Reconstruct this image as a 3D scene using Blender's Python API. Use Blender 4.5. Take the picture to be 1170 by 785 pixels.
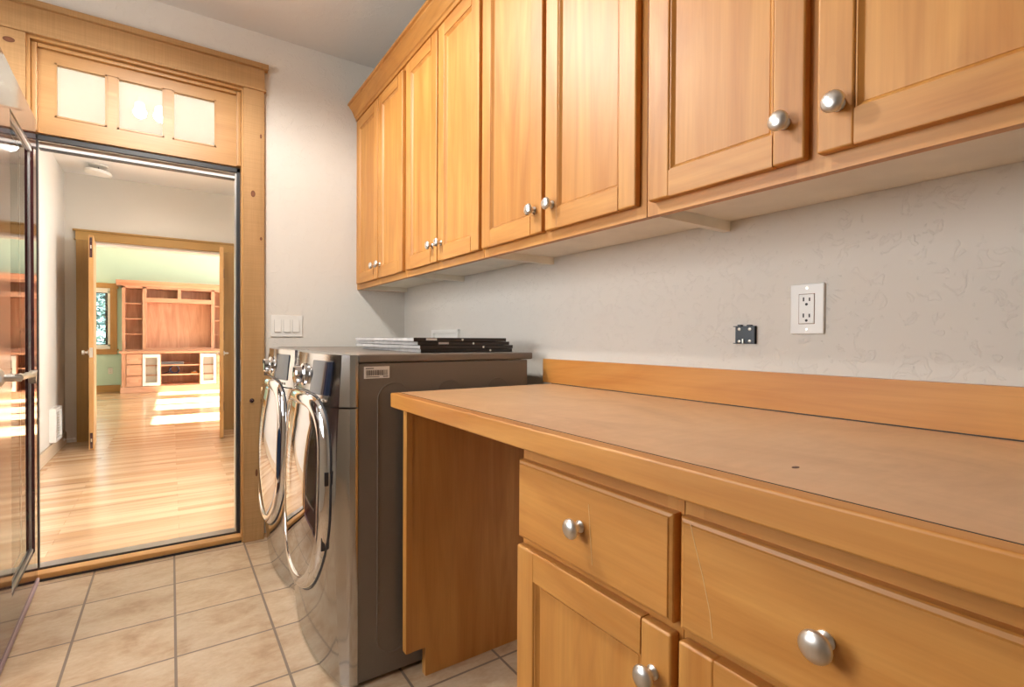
import bpy, bmesh, math, random
from mathutils import Vector, Matrix
random.seed(7)
for o in list(bpy.data.objects):
    bpy.data.objects.remove(o)
S = bpy.context.scene
COL = S.collection
R = math.radians

# ------------------------------------------------------------------ camera
CAMH = 1.08
cd = bpy.data.cameras.new('camera')
cam = bpy.data.objects.new('camera', cd)
COL.objects.link(cam)
yaw, pit, rol = R(34.046), R(-0.584), R(0.318)
F0 = Vector((math.sin(yaw), math.cos(yaw), 0)); R0 = Vector((math.cos(yaw), -math.sin(yaw), 0)); U0 = Vector((0, 0, 1))
F1 = F0*math.cos(pit) + U0*math.sin(pit); U1 = U0*math.cos(pit) - F0*math.sin(pit)
R2 = R0*math.cos(rol) + U1*math.sin(rol); U2 = U1*math.cos(rol) - R0*math.sin(rol)
m = Matrix((R2, U2, -F1)).transposed().to_4x4()
m.translation = Vector((0, 0, CAMH))
cam.matrix_world = m
cd.sensor_fit = 'HORIZONTAL'; cd.sensor_width = 36.0
cd.lens = 576.635/1170*36.0
cd.clip_start = 0.02; cd.clip_end = 200
S.camera = cam

# ------------------------------------------------------------------ colour management, world, lights
S.view_settings.view_transform = 'Standard'
S.view_settings.look = 'None'
S.view_settings.gamma = 1
S.view_settings.use_curve_mapping = False
S.view_settings.exposure = 0.36
W = bpy.data.worlds.new('world'); S.world = W; W.use_nodes = True
bgn = W.node_tree.nodes['Background']
bgn.inputs['Color'].default_value = (0.80, 0.90, 1.0, 1); bgn.inputs['Strength'].default_value = 1.6

def light(name, kind, loc, energy, color=(1, 1, 1), direction=(0, 0, -1), parent=None, **kw):
    d = bpy.data.lights.new(name, kind); d.energy = energy; d.color = color
    for k, v in kw.items(): setattr(d, k, v)
    o = bpy.data.objects.new(name, d); COL.objects.link(o)
    o.rotation_euler = Vector(direction).to_track_quat('-Z', 'Y').to_euler()
    o.location = loc
    if parent: o.parent = parent
    return o

SUN_EL = 30.0
light('sun', 'SUN', (20, 9, 14), 80.0, (1.0, 0.96, 0.90), (-math.cos(R(SUN_EL)), 0, -math.sin(R(SUN_EL))), angle=R(0.6))
# daylight entering at the windows
light('laundry_window_daylight', 'AREA', (-1.30, 1.45, 1.60), 28, (0.98, 0.99, 1.0), (1, 0, 0), shape='RECTANGLE', size=1.1, size_y=1.1)
light('hall_window_daylight', 'AREA', (2.36, 4.0, 1.6), 62, (0.97, 0.98, 1.0), (-1, 0, 0), shape='RECTANGLE', size=1.2, size_y=1.0, spread=R(95))
light('living_window_daylight', 'AREA', (3.3, 9.4, 1.6), 125, (0.93, 0.97, 1.0), (-1, 0, 0), shape='RECTANGLE', size=4.6, size_y=1.8)
CEIL_LAMP_W = 47
HALL_LAMP_W = 12

# ------------------------------------------------------------------ materials
def newmat(name):
    mt = bpy.data.materials.new(name); mt.use_nodes = True
    nt = mt.node_tree
    return mt, nt, nt.nodes['Principled BSDF'], nt.nodes, nt.links

def coords(nt, scale=(1, 1, 1), rand=True, loc=(0, 0, 0)):
    N, L = nt.nodes, nt.links
    tc = N.new('ShaderNodeTexCoord')
    mp = N.new('ShaderNodeMapping'); mp.inputs['Scale'].default_value = scale; mp.inputs['Location'].default_value = loc
    if rand:
        oi = N.new('ShaderNodeObjectInfo')
        vm = N.new('ShaderNodeVectorMath'); vm.operation = 'MULTIPLY_ADD'
        mu = N.new('ShaderNodeMath'); mu.operation = 'MULTIPLY'; mu.inputs[1].default_value = 37.0
        L.new(oi.outputs['Random'], mu.inputs[0])
        vm.inputs[1].default_value = (1, 1, 1)
        L.new(tc.outputs['Object'], vm.inputs[0]); L.new(mu.outputs[0], vm.inputs[2])
        L.new(vm.outputs[0], mp.inputs['Vector'])
    else:
        L.new(tc.outputs['Object'], mp.inputs['Vector'])
    return mp.outputs['Vector']

def noise(nt, vec, scale, detail=4, rough=0.55, dist=0.0):
    n = nt.nodes.new('ShaderNodeTexNoise')
    n.inputs['Scale'].default_value = scale; n.inputs['Detail'].default_value = detail
    n.inputs['Roughness'].default_value = rough; n.inputs['Distortion'].default_value = dist
    nt.links.new(vec, n.inputs['Vector'])
    return n.outputs['Fac']

def ramp(nt, fac, stops):
    r = nt.nodes.new('ShaderNodeValToRGB')
    e = r.color_ramp.elements
    while len(e) < len(stops): e.new(0.5)
    for el, (p, c) in zip(e, stops):
        el.position = p; el.color = (*c, 1) if len(c) == 3 else c
    nt.links.new(fac, r.inputs['Fac'])
    return r.outputs['Color']

def mixc(nt, fac, a, b, mode='MIX'):
    x = nt.nodes.new('ShaderNodeMix'); x.data_type = 'RGBA'; x.blend_type = mode
    for s, v in ((x.inputs['Factor'], fac), (x.inputs[6], a), (x.inputs[7], b)):
        if hasattr(v, 'links') or hasattr(v, 'is_linked'): nt.links.new(v, s)
        else: s.default_value = v if isinstance(v, (int, float)) else (*v, 1)
    return x.outputs[2]

def bump(nt, h, strength, dist=0.002):
    b = nt.nodes.new('ShaderNodeBump'); b.inputs['Strength'].default_value = strength; b.inputs['Distance'].default_value = dist
    nt.links.new(h, b.inputs['Height'])
    return b.outputs['Normal']

def plain(name, color, rough=0.5, metal=0.0, spec=0.5, var=0.06, vscale=9.0, coat=0.0, bmp=0.0, bscale=60):
    mt, nt, P, N, L = newmat(name)
    v = coords(nt)
    f = noise(nt, v, vscale, 3)
    lo = tuple(c*(1-var) for c in color); hi = tuple(min(1, c*(1+var)) for c in color)
    L.new(ramp(nt, f, [(0.3, lo), (0.7, hi)]), P.inputs['Base Color'])
    P.inputs['Roughness'].default_value = rough; P.inputs['Metallic'].default_value = metal
    P.inputs['Specular IOR Level'].default_value = spec
    P.inputs['Coat Weight'].default_value = coat; P.inputs['Coat Roughness'].default_value = 0.1
    if bmp: L.new(bump(nt, noise(nt, v, bscale, 4), bmp), P.inputs['Normal'])
    return mt

def wood(name, dark, light_, axis, rough=0.32, contrast=1.0, blotch=0.5, coat=0.25, spec=0.5, knots=False, saw=False, figure=0.0):
    """grain runs along `axis` (0 x, 1 y, 2 z)"""
    mt, nt, P, N, L = newmat(name)
    sc = [8.0, 8.0, 8.0]; sc[axis] = 0.8
    v = coords(nt, tuple(sc))
    g = noise(nt, v, 1.0, 6, 0.55, 1.8)
    sc2 = [190.0]*3; sc2[axis] = 5.0
    v2 = coords(nt, tuple(sc2))
    fine = noise(nt, v2, 1.0, 2, 0.5)
    v3 = coords(nt, (1.6, 1.6, 1.6)); bl = noise(nt, v3, 1.0, 3, 0.5, 0.4)
    mid = tuple((a+b)/2 for a, b in zip(dark, light_))
    k = 0.5-0.22*contrast
    c = ramp(nt, g, [(0.5-0.2/contrast, dark), (0.5, mid), (0.5+0.2/contrast, light_)])
    c2 = ramp(nt, fine, [(0.3, (0.86, 0.83, 0.78)), (0.65, (1.04, 1.04, 1.04))])
    c = mixc(nt, 0.4, c, c2, 'MULTIPLY')
    c3 = ramp(nt, bl, [(0.3, (0.80, 0.74, 0.66)), (0.7, (1.08, 1.08, 1.08))])
    c = mixc(nt, blotch, c, c3, 'MULTIPLY')
    if figure:
        sf = [3.4]*3; sf[axis] = 0.55
        gf = noise(nt, coords(nt, tuple(sf), loc=(3.1, 1.7, 5.3)), 1.0, 2, 0.4, 0.3)
        mm = N.new('ShaderNodeMath'); mm.operation = 'MULTIPLY'; mm.inputs[1].default_value = 15.0; L.new(gf, mm.inputs[0])
        pp = N.new('ShaderNodeMath'); pp.operation = 'FRACT'; L.new(mm.outputs[0], pp.inputs[0])
        c = mixc(nt, figure, c, ramp(nt, pp.outputs[0], [(0.0, (0.80, 0.72, 0.62)), (0.18, (0.98, 0.97, 0.95)), (0.75, (1.04, 1.04, 1.04)), (1.0, (0.86, 0.80, 0.72))]), 'MULTIPLY')
    if knots:
        tc = N.new('ShaderNodeTexCoord')
        for kx, kz, rx, rz in knots:
            mp = N.new('ShaderNodeMapping'); mp.inputs['Location'].default_value = (-kx/rx, 0, -kz/rz); mp.inputs['Scale'].default_value = (1/rx, 0, 1/rz)
            L.new(tc.outputs['Object'], mp.inputs['Vector'])
            ln = N.new('ShaderNodeVectorMath'); ln.operation = 'LENGTH'; L.new(mp.outputs['Vector'], ln.inputs[0])
            kc = ramp(nt, ln.outputs['Value'], [(0.0, (0.50, 0.30, 0.24)), (0.6, (0.36, 0.20, 0.15)), (0.92, (0.30, 0.16, 0.11)), (1.0, (1, 1, 1))])
            c = mixc(nt, 1.0, c, kc, 'MULTIPLY')
    if saw:
        ss = [3.0]*3; ss[axis] = 420.0
        vs = coords(nt, tuple(ss)); sf = noise(nt, vs, 1.0, 2)
        c = mixc(nt, 0.35, c, ramp(nt, sf, [(0.35, (0.75, 0.72, 0.66)), (0.6, (1.06, 1.06, 1.06))]), 'MULTIPLY')
    L.new(c, P.inputs['Base Color'])
    P.inputs['Roughness'].default_value = rough; P.inputs['Specular IOR Level'].default_value = spec
    P.inputs['Coat Weight'].default_value = coat; P.inputs['Coat Roughness'].default_value = 0.45
    L.new(bump(nt, fine, 0.05, 0.001), P.inputs['Normal'])
    return mt

M = {}
MD, ML = (0.43, 0.155, 0.018), (0.66, 0.33, 0.082)          # honey maple
for ax, n in enumerate('xyz'):
    M['maple_'+n] = wood('honey_maple_'+n, MD, ML, ax, rough=0.5, contrast=0.72, blotch=0.6, coat=0.25, figure=0.35)
    M['fir_'+n] = wood('fir_'+n, (0.46, 0.225, 0.065), (0.57, 0.315, 0.11), ax, rough=0.42, contrast=0.8, blotch=0.3, coat=0.1)
    M['rough_fir_'+n] = wood('rough_fir_'+n, (0.40, 0.22, 0.08), (0.52, 0.305, 0.13), ax, rough=0.6, contrast=0.8, blotch=0.4, coat=0.0, knots=[(.358, 1.832, .011, .018), (.396, 1.60, .006, .009), (.395, 2.14, .005, .012), (-.566, 2.33, .02, .012), (.375, .36, .006, .02), (.39, .66, .004, .012)], saw=True)
    M['alder_'+n] = wood('knotty_alder_'+n, (0.52, 0.24, 0.145), (0.74, 0.42, 0.29), ax, rough=0.4, contrast=0.9, blotch=0.5)
    M['hall_fir_'+n] = wood('hall_fir_'+n, (0.34, 0.185, 0.045), (0.45, 0.26, 0.075), ax, rough=0.5, contrast=0.7, blotch=0.3, coat=0.0)  # fir darkened in colour for the shade on the hall end wall
M['pale_base'] = wood('pale_fir_base', (0.50, 0.37, 0.24), (0.60, 0.47, 0.33), 1, rough=.5, blotch=.2, coat=0)
M['maple_ply'] = plain('maple_veneer_underside', (0.88, 0.81, 0.68), 0.5)
M['dark_groove'] = plain('gap_shadow', (0.20, 0.075, 0.015), 0.5)

def wall_mat(name, color, strength=0.35):
    mt, nt, P, N, L = newmat(name)
    v = coords(nt, rand=False)
    big = noise(nt, v, 2.2, 2)
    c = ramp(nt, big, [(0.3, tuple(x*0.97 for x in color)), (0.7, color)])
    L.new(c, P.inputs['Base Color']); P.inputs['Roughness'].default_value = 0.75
    P.inputs['Specular IOR Level'].default_value = 0.25
    n1 = noise(nt, v, 26, 5, 0.6, 1.4); n2 = noise(nt, v, 70, 3)
    r1 = N.new('ShaderNodeMapRange'); r1.inputs[1].default_value = 0.56; r1.inputs[2].default_value = 0.60
    L.new(n1, r1.inputs[0])
    ad = N.new('ShaderNodeMath'); ad.operation = 'MULTIPLY_ADD'; ad.inputs[1].default_value = 0.35
    L.new(n2, ad.inputs[0]); L.new(r1.outputs[0], ad.inputs[2])
    L.new(bump(nt, ad.outputs[0], strength, 0.0018), P.inputs['Normal'])
    return mt
M['wall'] = wall_mat('warm_grey_plaster', (0.72, 0.68, 0.615), 0.5)
M['wall_shade'] = wall_mat('darkened_plaster', (0.46, 0.43, 0.37))  # unseen walls coloured darker to cut bounced light and reflections
M['ceiling'] = wall_mat('ceiling_plaster', (0.70, 0.67, 0.62), 0.2)
M['hall_wall'] = wall_mat('hall_plaster', (0.62, 0.57, 0.49), 0.1)
M['green_wall'] = wall_mat('pale_green_plaster', (0.61, 0.77, 0.65), 0.05)
M['white_ceiling'] = wall_mat('white_plaster', (0.8, 0.79, 0.76), 0.05)

def tile_mat():
    mt, nt, P, N, L = newmat('beige_ceramic_tile')
    v = coords(nt, rand=False, loc=(-0.012+3.03, -2.94+6.06, 0))
    b = N.new('ShaderNodeTexBrick'); b.offset = 0.0; b.squash = 1.0
    for k, x in (('Scale', 1.0), ('Brick Width', 0.303), ('Row Height', 0.303), ('Mortar Size', 0.0045), ('Mortar Smooth', 0.15), ('Bias', 0.0)):
        b.inputs[k].default_value = x
    b.inputs['Color1'].default_value = (0.96, 0.96, 0.96, 1); b.inputs['Color2'].default_value = (1.05, 1.03, 1.0, 1)
    b.inputs['Mortar'].default_value = (1, 1, 1, 1)
    L.new(v, b.inputs['Vector'])
    v2 = coords(nt, (3.6, 5.2, 3.0), rand=False)
    n = noise(nt, v2, 1.5, 8, 0.68, 0.3)
    c = ramp(nt, n, [(0.30, (0.36, 0.225, 0.125)), (0.44, (0.47, 0.33, 0.205)), (0.56, (0.53, 0.40, 0.27)), (0.72, (0.57, 0.455, 0.33))])
    n2 = noise(nt, v2, 14, 4)
    c = mixc(nt, 0.5, c, ramp(nt, n2, [(0.3, (0.86, 0.84, 0.80)), (0.7, (1.06, 1.06, 1.06))]), 'MULTIPLY')
    c = mixc(nt, 1.0, c, b.outputs['Color'], 'MULTIPLY')
    c = mixc(nt, b.outputs['Fac'], c, (0.19, 0.135, 0.095))
    L.new(c, P.inputs['Base Color'])
    P.inputs['Roughness'].default_value = 0.42
    inv = N.new('ShaderNodeMath'); inv.operation = 'MULTIPLY_ADD'; inv.inputs[1].default_value = -1.0
    L.new(b.outputs['Fac'], inv.inputs[0]); L.new(noise(nt, v2, 9, 5), inv.inputs[2])
    L.new(bump(nt, inv.outputs[0], 0.25, 0.003), P.inputs['Normal'])
    return mt
M['tile'] = tile_mat()

def plank_mat():
    mt, nt, P, N, L = newmat('maple_strip_floor')
    v = coords(nt, rand=False, loc=(7.3, 0, 0))
    b = N.new('ShaderNodeTexBrick'); b.offset = 0.37; b.offset_frequency = 2; b.squash = 1.0
    for k, x in (('Scale', 1.0), ('Brick Width', 0.85), ('Row Height', 0.083), ('Mortar Size', 0.0008), ('Mortar Smooth', 0.1), ('Bias', 0.15)):
        b.inputs[k].default_value = x
    b.inputs['Color1'].default_value = (0.50, 0.27, 0.125, 1); b.inputs['Color2'].default_value = (0.72, 0.50, 0.31, 1)
    b.inputs['Mortar'].default_value = (0.35, 0.19, 0.08, 1)
    L.new(v, b.inputs['Vector'])
    v2 = coords(nt, (0.9, 17, 1), rand=False)
    n = noise(nt, v2, 1.0, 6, 0.6, 0.6)
    c = mixc(nt, 0.75, b.outputs['Color'], ramp(nt, n, [(0.30, (0.50, 0.40, 0.32)), (0.46, (0.92, 0.89, 0.86)), (0.7, (1.1, 1.1, 1.1))]), 'MULTIPLY')
    L.new(c, P.inputs['Base Color']); P.inputs['Roughness'].default_value = 0.24
    P.inputs['Coat Weight'].default_value = 0.3; P.inputs['Coat Roughness'].default_value = 0.15
    return mt
M['plank'] = plank_mat()

def laminate_mat():
    mt, nt, P, N, L = newmat('tan_mottled_laminate')
    v = coords(nt, (1.8, 1.0, 1))
    n = noise(nt, v, 3.2, 7, 0.62, 0.8)
    c = ramp(nt, n, [(0.3, (0.52, 0.285, 0.14)), (0.5, (0.63, 0.375, 0.195)), (0.7, (0.69, 0.44, 0.25))])
    n2 = noise(nt, coords(nt, (14, 60, 1)), 1.0, 3)
    c = mixc(nt, 0.5, c, ramp(nt, n2, [(0.3, (0.90, 0.88, 0.85)), (0.7, (1.04, 1.04, 1.04))]), 'MULTIPLY')
    L.new(c, P.inputs['Base Color']); P.inputs['Roughness'].default_value = 0.36
    return mt
M['laminate'] = laminate_mat()

def metal_mat(name, color, rough, aniso_axis=None):
    mt, nt, P, N, L = newmat(name)
    sc = [3, 3, 3]
    if aniso_axis is not None:
        sc = [260, 260, 260]; sc[aniso_axis] = 3
    n = noise(nt, coords(nt, tuple(sc)), 1.0, 2)
    L.new(ramp(nt, n, [(0.3, tuple(c*0.94 for c in color)), (0.7, color)]), P.inputs['Base Color'])
    P.inputs['Metallic'].default_value = 1.0; P.inputs['Roughness'].default_value = rough
    return mt
M['nickel'] = metal_mat('brushed_nickel', (0.80, 0.775, 0.735), 0.32, 2)
M['chrome'] = metal_mat('polished_chrome', (0.86, 0.86, 0.87), 0.05)
M['machine_front'] = metal_mat('polished_graphite_steel', (0.56, 0.55, 0.545), 0.12)
M['mirror_door'] = metal_mat('mirrored_dark_glass', (0.66, 0.65, 0.66), 0.03)
M['machine_side'] = plain('taupe_enamel', (0.175, 0.148, 0.122), 0.42, var=0.03)
M['machine_lid'] = plain('taupe_enamel_lid', (0.19, 0.162, 0.135), 0.33, var=0.03)
M['screen'] = plain('display_glass', (0.010, 0.014, 0.026), 0.05, spec=0.5)
M['dark_plastic'] = plain('dark_plastic', (0.02, 0.02, 0.025), 0.4)
M['handle_blue'] = plain('smoked_blue_grip', (0.012, 0.022, 0.045), 0.15)
M['white_plastic'] = plain('white_plastic', (0.80, 0.78, 0.73), 0.35, var=0.02)
M['paper'] = plain('white_paper', (0.82, 0.80, 0.76), 0.6, var=0.02)
M['scratch'] = plain('pale_scratch', (0.72, 0.50, 0.25), 0.5)
M['ink'] = plain('black_ink', (0.04, 0.035, 0.03), 0.6)
M['board'] = plain('espresso_board', (0.030, 0.017, 0.011), 0.22, var=0.2, vscale=30)
M['board_edge'] = plain('board_edge_sheen', (0.40, 0.39, 0.38), 0.3, var=0.2, vscale=20)
M['steel_grey'] = plain('grey_bracket_plate', (0.025, 0.036, 0.047), 0.4)
M['screw'] = metal_mat('zinc_screw', (0.7, 0.68, 0.62), 0.3)
M['bronze'] = plain('burgundy_bronze_metal', (0.055, 0.016, 0.017), 0.10, spec=0.8, coat=0.4)
M['weather'] = plain('black_weatherstrip', (0.025, 0.024, 0.026), 0.45)
M['grey_rubber'] = plain('grey_door_sweep', (0.36, 0.25, 0.25), 0.5)
M['sill_metal'] = metal_mat('dull_aluminium', (0.42, 0.40, 0.39), 0.35)
M['silver_trim'] = metal_mat('bright_aluminium', (0.75, 0.74, 0.73), 0.3)
M['white_frame'] = plain('white_lacquer', (0.85, 0.80, 0.76), 0.4, var=0.02)
M['orange_bits'] = plain('orange_plastic', (0.7, 0.25, 0.05), 0.4)
M['blue_cord'] = plain('dark_blue_cord', (0.05, 0.07, 0.14), 0.5)
M['media_grey'] = plain('grey_player_case', (0.22, 0.23, 0.26), 0.35)
M['leaf'] = plain('sunlit_leaf', (0.07, 0.14, 0.14), 0.7, var=0.6, vscale=14)
M['bark'] = plain('bark', (0.12, 0.08, 0.05), 0.8, var=0.3)
M['ground'] = plain('dry_grass', (0.45, 0.48, 0.38), 0.9, var=0.3)
M['stain'] = plain('burn_mark', (0.075, 0.022, 0.010), 0.5, var=0.3, vscale=200)

def glass_mat(name, ior=1.5, tint=(1, 1, 1), milky=0.0, milk=(0.8, 0.8, 0.75)):
    mt = bpy.data.materials.new(name); mt.use_nodes = True
    nt = mt.node_tree; N, L = nt.nodes, nt.links
    N.remove(N['Principled BSDF'])
    out = N['Material Output']
    tr = N.new('ShaderNodeBsdfTransparent'); tr.inputs['Color'].default_value = (*tint, 1)
    gl = N.new('ShaderNodeBsdfGlossy'); gl.inputs['Roughness'].default_value = 0.0; gl.inputs['Color'].default_value = (1, 1, 1, 1)
    fr = N.new('ShaderNodeFresnel'); fr.inputs['IOR'].default_value = ior
    # faint surface dust keeps the texture procedural
    mx = N.new('ShaderNodeMixShader'); L.new(fr.outputs[0], mx.inputs[0])
    base = tr.outputs[0]
    if milky:
        df = N.new('ShaderNodeBsdfTranslucent'); df.inputs['Color'].default_value = (*milk, 1)
        d2 = N.new('ShaderNodeBsdfDiffuse'); d2.inputs['Color'].default_value = (*milk, 1)
        m0 = N.new('ShaderNodeMixShader'); m0.inputs[0].default_value = 0.5
        L.new(df.outputs[0], m0.inputs[1]); L.new(d2.outputs[0], m0.inputs[2])
        m1 = N.new('ShaderNodeMixShader'); m1.inputs[0].default_value = milky
        L.new(tr.outputs[0], m1.inputs[1]); L.new(m0.outputs[0], m1.inputs[2]); base = m1.outputs[0]
    L.new(base, mx.inputs[1]); L.new(gl.outputs[0], mx.inputs[2])
    L.new(mx.outputs[0], out.inputs['Surface'])
    return mt
M['glass'] = glass_mat('window_glass', 1.5)
M['door_glass'] = glass_mat('door_glass', 1.75, (0.96, 0.97, 0.97))
M['transom_glass'] = glass_mat('seeded_transom_glass', 1.5, (0.95, 0.95, 0.90), 0.30, (0.66, 0.66, 0.58))

def emit(name, color, strength):
    mt, nt, P, N, L = newmat(name)
    P.inputs['Base Color'].default_value = (*color, 1)
    P.inputs['Emission Color'].default_value = (*color, 1); P.inputs['Emission Strength'].default_value = strength
    return mt
M['bulb'] = emit('lamp_bulb', (1.0, 0.93, 0.82), 14)

# ------------------------------------------------------------------ mesh helpers
def box(bm, x0, x1, y0, y1, z0, z1, bev=0.0, seg=2):
    x0, x1 = sorted((x0, x1)); y0, y1 = sorted((y0, y1)); z0, z1 = sorted((z0, z1))
    vs = [bm.verts.new(p) for p in ((x0, y0, z0), (x1, y0, z0), (x1, y1, z0), (x0, y1, z0), (x0, y0, z1), (x1, y0, z1), (x1, y1, z1), (x0, y1, z1))]
    fs = [bm.faces.new([vs[i] for i in q]) for q in ((3, 2, 1, 0), (4, 5, 6, 7), (0, 1, 5, 4), (1, 2, 6, 5), (2, 3, 7, 6), (3, 0, 4, 7))]
    if bev > 0:
        es = list({e for f in fs for e in f.edges})
        bmesh.ops.bevel(bm, geom=es, offset=bev, offset_type='OFFSET', segments=seg, profile=0.5, affect='EDGES', clamp_overlap=True)

def prism(bm, pts, axis, a, b):
    """closed 2-D outline extruded along axis; pts are the two other coordinates in axis order"""
    def P(p, t):
        q = list(p); q.insert(axis, t); return q
    A = [bm.verts.new(P(p, a)) for p in pts]; B = [bm.verts.new(P(p, b)) for p in pts]
    n = len(pts)
    bm.faces.new(A[::-1]); bm.faces.new(B)
    for i in range(n): bm.faces.new([A[i], A[(i+1) % n], B[(i+1) % n], B[i]])

def lathe(bm, prof, origin, axis, seg=24):
    """prof = [(r, t)] along direction axis (unit Vector) from origin"""
    ax = Vector(axis).normalized(); q = ax.to_track_quat('Z', 'Y').to_matrix()
    rings = []
    for r, t in prof:
        if r < 1e-6:
            rings.append([bm.verts.new(Vector(origin) + ax*t)])
        else:
            rings.append([bm.verts.new(Vector(origin) + ax*t + q @ Vector((r*math.cos(2*math.pi*i/seg), r*math.sin(2*math.pi*i/seg), 0))) for i in range(seg)])
    for a, b in zip(rings, rings[1:]):
        for i in range(seg):
            j = (i+1) % seg
            if len(a) == 1 and len(b) == 1: continue
            if len(a) == 1: bm.faces.new([a[0], b[j], b[i]])
            elif len(b) == 1: bm.faces.new([a[i], a[j], b[0]])
            else: bm.faces.new([a[i], a[j], b[j], b[i]])
    for rg, rev in ((rings[0], True), (rings[-1], False)):
        if len(rg) > 1: bm.faces.new(rg[::-1] if rev else rg)

def tube(bm, pts, rad, seg=10, closed=False):
    pts = [Vector(p) for p in pts]; n = len(pts)
    rads = rad if isinstance(rad, (list, tuple)) else [rad]*n
    rings = []; up = None
    for i, p in enumerate(pts):
        if closed: d = pts[(i+1) % n] - pts[i-1]
        else: d = pts[min(i+1, n-1)] - pts[max(i-1, 0)]
        d.normalize()
        if up is None:
            up = Vector((0, 0, 1)) if abs(d.z) < 0.9 else Vector((1, 0, 0))
        s = d.cross(up).normalized(); up = s.cross(d).normalized()
        rings.append([bm.verts.new(p + (s*math.cos(2*math.pi*k/seg) + up*math.sin(2*math.pi*k/seg))*rads[i]) for k in range(seg)])
    m_ = n if closed else n-1
    for i in range(m_):
        a, b = rings[i], rings[(i+1) % n]
        for k in range(seg):
            bm.faces.new([a[k], a[(k+1) % seg], b[(k+1) % seg], b[k]])
    if not closed:
        bm.faces.new(rings[0][::-1]); bm.faces.new(rings[-1])

def rectloft(bm, y0, y1, z0, z1, levels, back=None):
    """panel in the YZ plane facing -X; levels = [(inset, x)], last level is closed by a face"""
    rings = []
    for ins, x in levels:
        rings.append([bm.verts.new((x, y, z)) for y, z in ((y0+ins, z0+ins), (y1-ins, z0+ins), (y1-ins, z1-ins), (y0+ins, z1-ins))])
    for a, b in zip(rings, rings[1:]):
        for i in range(4): bm.faces.new([a[i], a[(i+1) % 4], b[(i+1) % 4], b[i]])
    bm.faces.new(rings[-1])
    bm.faces.new(rings[0][::-1])

def obj(name, bm, mat, parent=None, loc=(0, 0, 0), smooth=True, angle=32):
    bmesh.ops.recalc_face_normals(bm, faces=bm.faces[:])
    if smooth:
        for f in bm.faces: f.smooth = True
        for e in bm.edges:
            if len(e.link_faces) == 2 and e.calc_face_angle(0) > R(angle): e.smooth = False
    me = bpy.data.meshes.new(name); bm.to_mesh(me); bm.free()
    me.materials.append(M[mat] if isinstance(mat, str) else mat)
    o = bpy.data.objects.new(name, me); COL.objects.link(o); o.location = loc
    if parent: o.parent = parent
    if smooth:
        wn = o.modifiers.new('weighted_normal', 'WEIGHTED_NORMAL'); wn.keep_sharp = True; wn.weight = 80
    return o

def bx(name, dims, mat, parent=None, bev=0.0, loc=(0, 0, 0)):
    bm = bmesh.new()
    for d in (dims if isinstance(dims[0], (tuple, list)) else [dims]): box(bm, *d, bev=bev)
    return obj(name, bm, mat, parent, loc)

def bxs(name, dims, mat, parent=None, bev=0.0, loc=(0, 0, 0)):
    return [bx(name, d, mat, parent, bev, loc) for d in dims]

def tag(o, label, cat, group=None, kind=None):
    o['label'] = label; o['category'] = cat
    if group: o['group'] = group
    if kind: o['kind'] = kind
    return o

def thing(name, label, cat, loc=(0, 0, 0), rz=0.0, group=None, kind=None):
    o = bpy.data.objects.new(name, None); COL.objects.link(o); o.empty_display_size = 0.05
    o.location = loc; o.rotation_euler = (0, 0, rz)
    return tag(o, label, cat, group, kind)

def struct(name, dims, mat, label, cat, bev=0.0):
    return tag(bx(name, dims, mat, bev=bev), label, cat, kind='structure')

def copy_tree(o, parent=None):
    c = o.copy(); COL.objects.link(c)
    if parent: c.parent = parent
    for ch in list(o.children): copy_tree(ch, c)
    return c

# ------------------------------------------------------------------ main planes
XW = 1.209            # right wall
YB = 2.993            # wall with the door
YB2 = 3.12            # its hall side
XL, YF = -1.35, -1.7  # other laundry walls
CE = 2.695
HF = 0.022            # wooden floor level
HX0, HX1 = -0.87, 2.40
HY = 6.60             # hall wall with the double door
HY2 = 6.73
LX0, LX1, LY1 = -3.6, 3.4, 12.2
LC = 3.5

# ------------------------------------------------------------------ structure
struct('floor', (XL, XW, YF, 2.985, -0.1, 0.0), 'tile', 'beige square ceramic tile floor with dark grout in the laundry room', 'floor')
struct('floor_hall', (HX0-.12, HX1+.12, 2.985, HY2, -0.1, HF), 'plank', 'light maple strip floor of the hall beyond the laundry door', 'floor')
struct('floor_living', (LX0, LX1+.3, HY2, LY1+.15, -0.1, HF), 'plank', 'sunlit maple strip floor in the green room', 'floor')
struct('ceiling', (XL, XW+.1, YF, YB2, CE, CE+.1), 'ceiling', 'plain grey plaster ceiling above the laundry cabinets', 'ceiling')
struct('ceiling_hall', (HX0-.12, HX1+.12, YB2, HY2, CE, CE+.1), 'white_ceiling', 'pale plaster ceiling of the hall beyond the laundry door', 'ceiling')
struct('ceiling_living', (LX0, LX1+.3, HY2, LY1+.15, LC, LC+.1), 'white_ceiling', 'high white ceiling of the green room', 'ceiling')
OX0, OX1, OZ = -0.525, 0.325, 2.385
struct('wall_back', [(XL, OX0, YB, YB2, 0, CE), (OX1, XW+.1, YB, YB2, 0, CE), (OX0, OX1, YB, YB2, OZ, CE)], 'wall', 'warm grey wall around the laundry doorway and beside the washers', 'wall')
struct('wall_right', (XW, XW+.1, YF, YB, 0, CE), 'wall', 'long warm grey plaster wall behind counter and wall cabinets', 'wall')
LWY0, LWY1, LWZ0, LWZ1 = 0.85, 2.05, 1.0, 2.2
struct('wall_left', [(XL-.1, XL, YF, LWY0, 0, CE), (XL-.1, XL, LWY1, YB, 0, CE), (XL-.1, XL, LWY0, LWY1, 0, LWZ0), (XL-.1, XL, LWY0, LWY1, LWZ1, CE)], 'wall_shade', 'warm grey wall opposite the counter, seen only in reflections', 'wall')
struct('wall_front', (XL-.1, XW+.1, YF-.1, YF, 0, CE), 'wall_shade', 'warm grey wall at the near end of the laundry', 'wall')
DX0, DX1, DZ = -0.665, 0.495, 2.02
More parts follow.
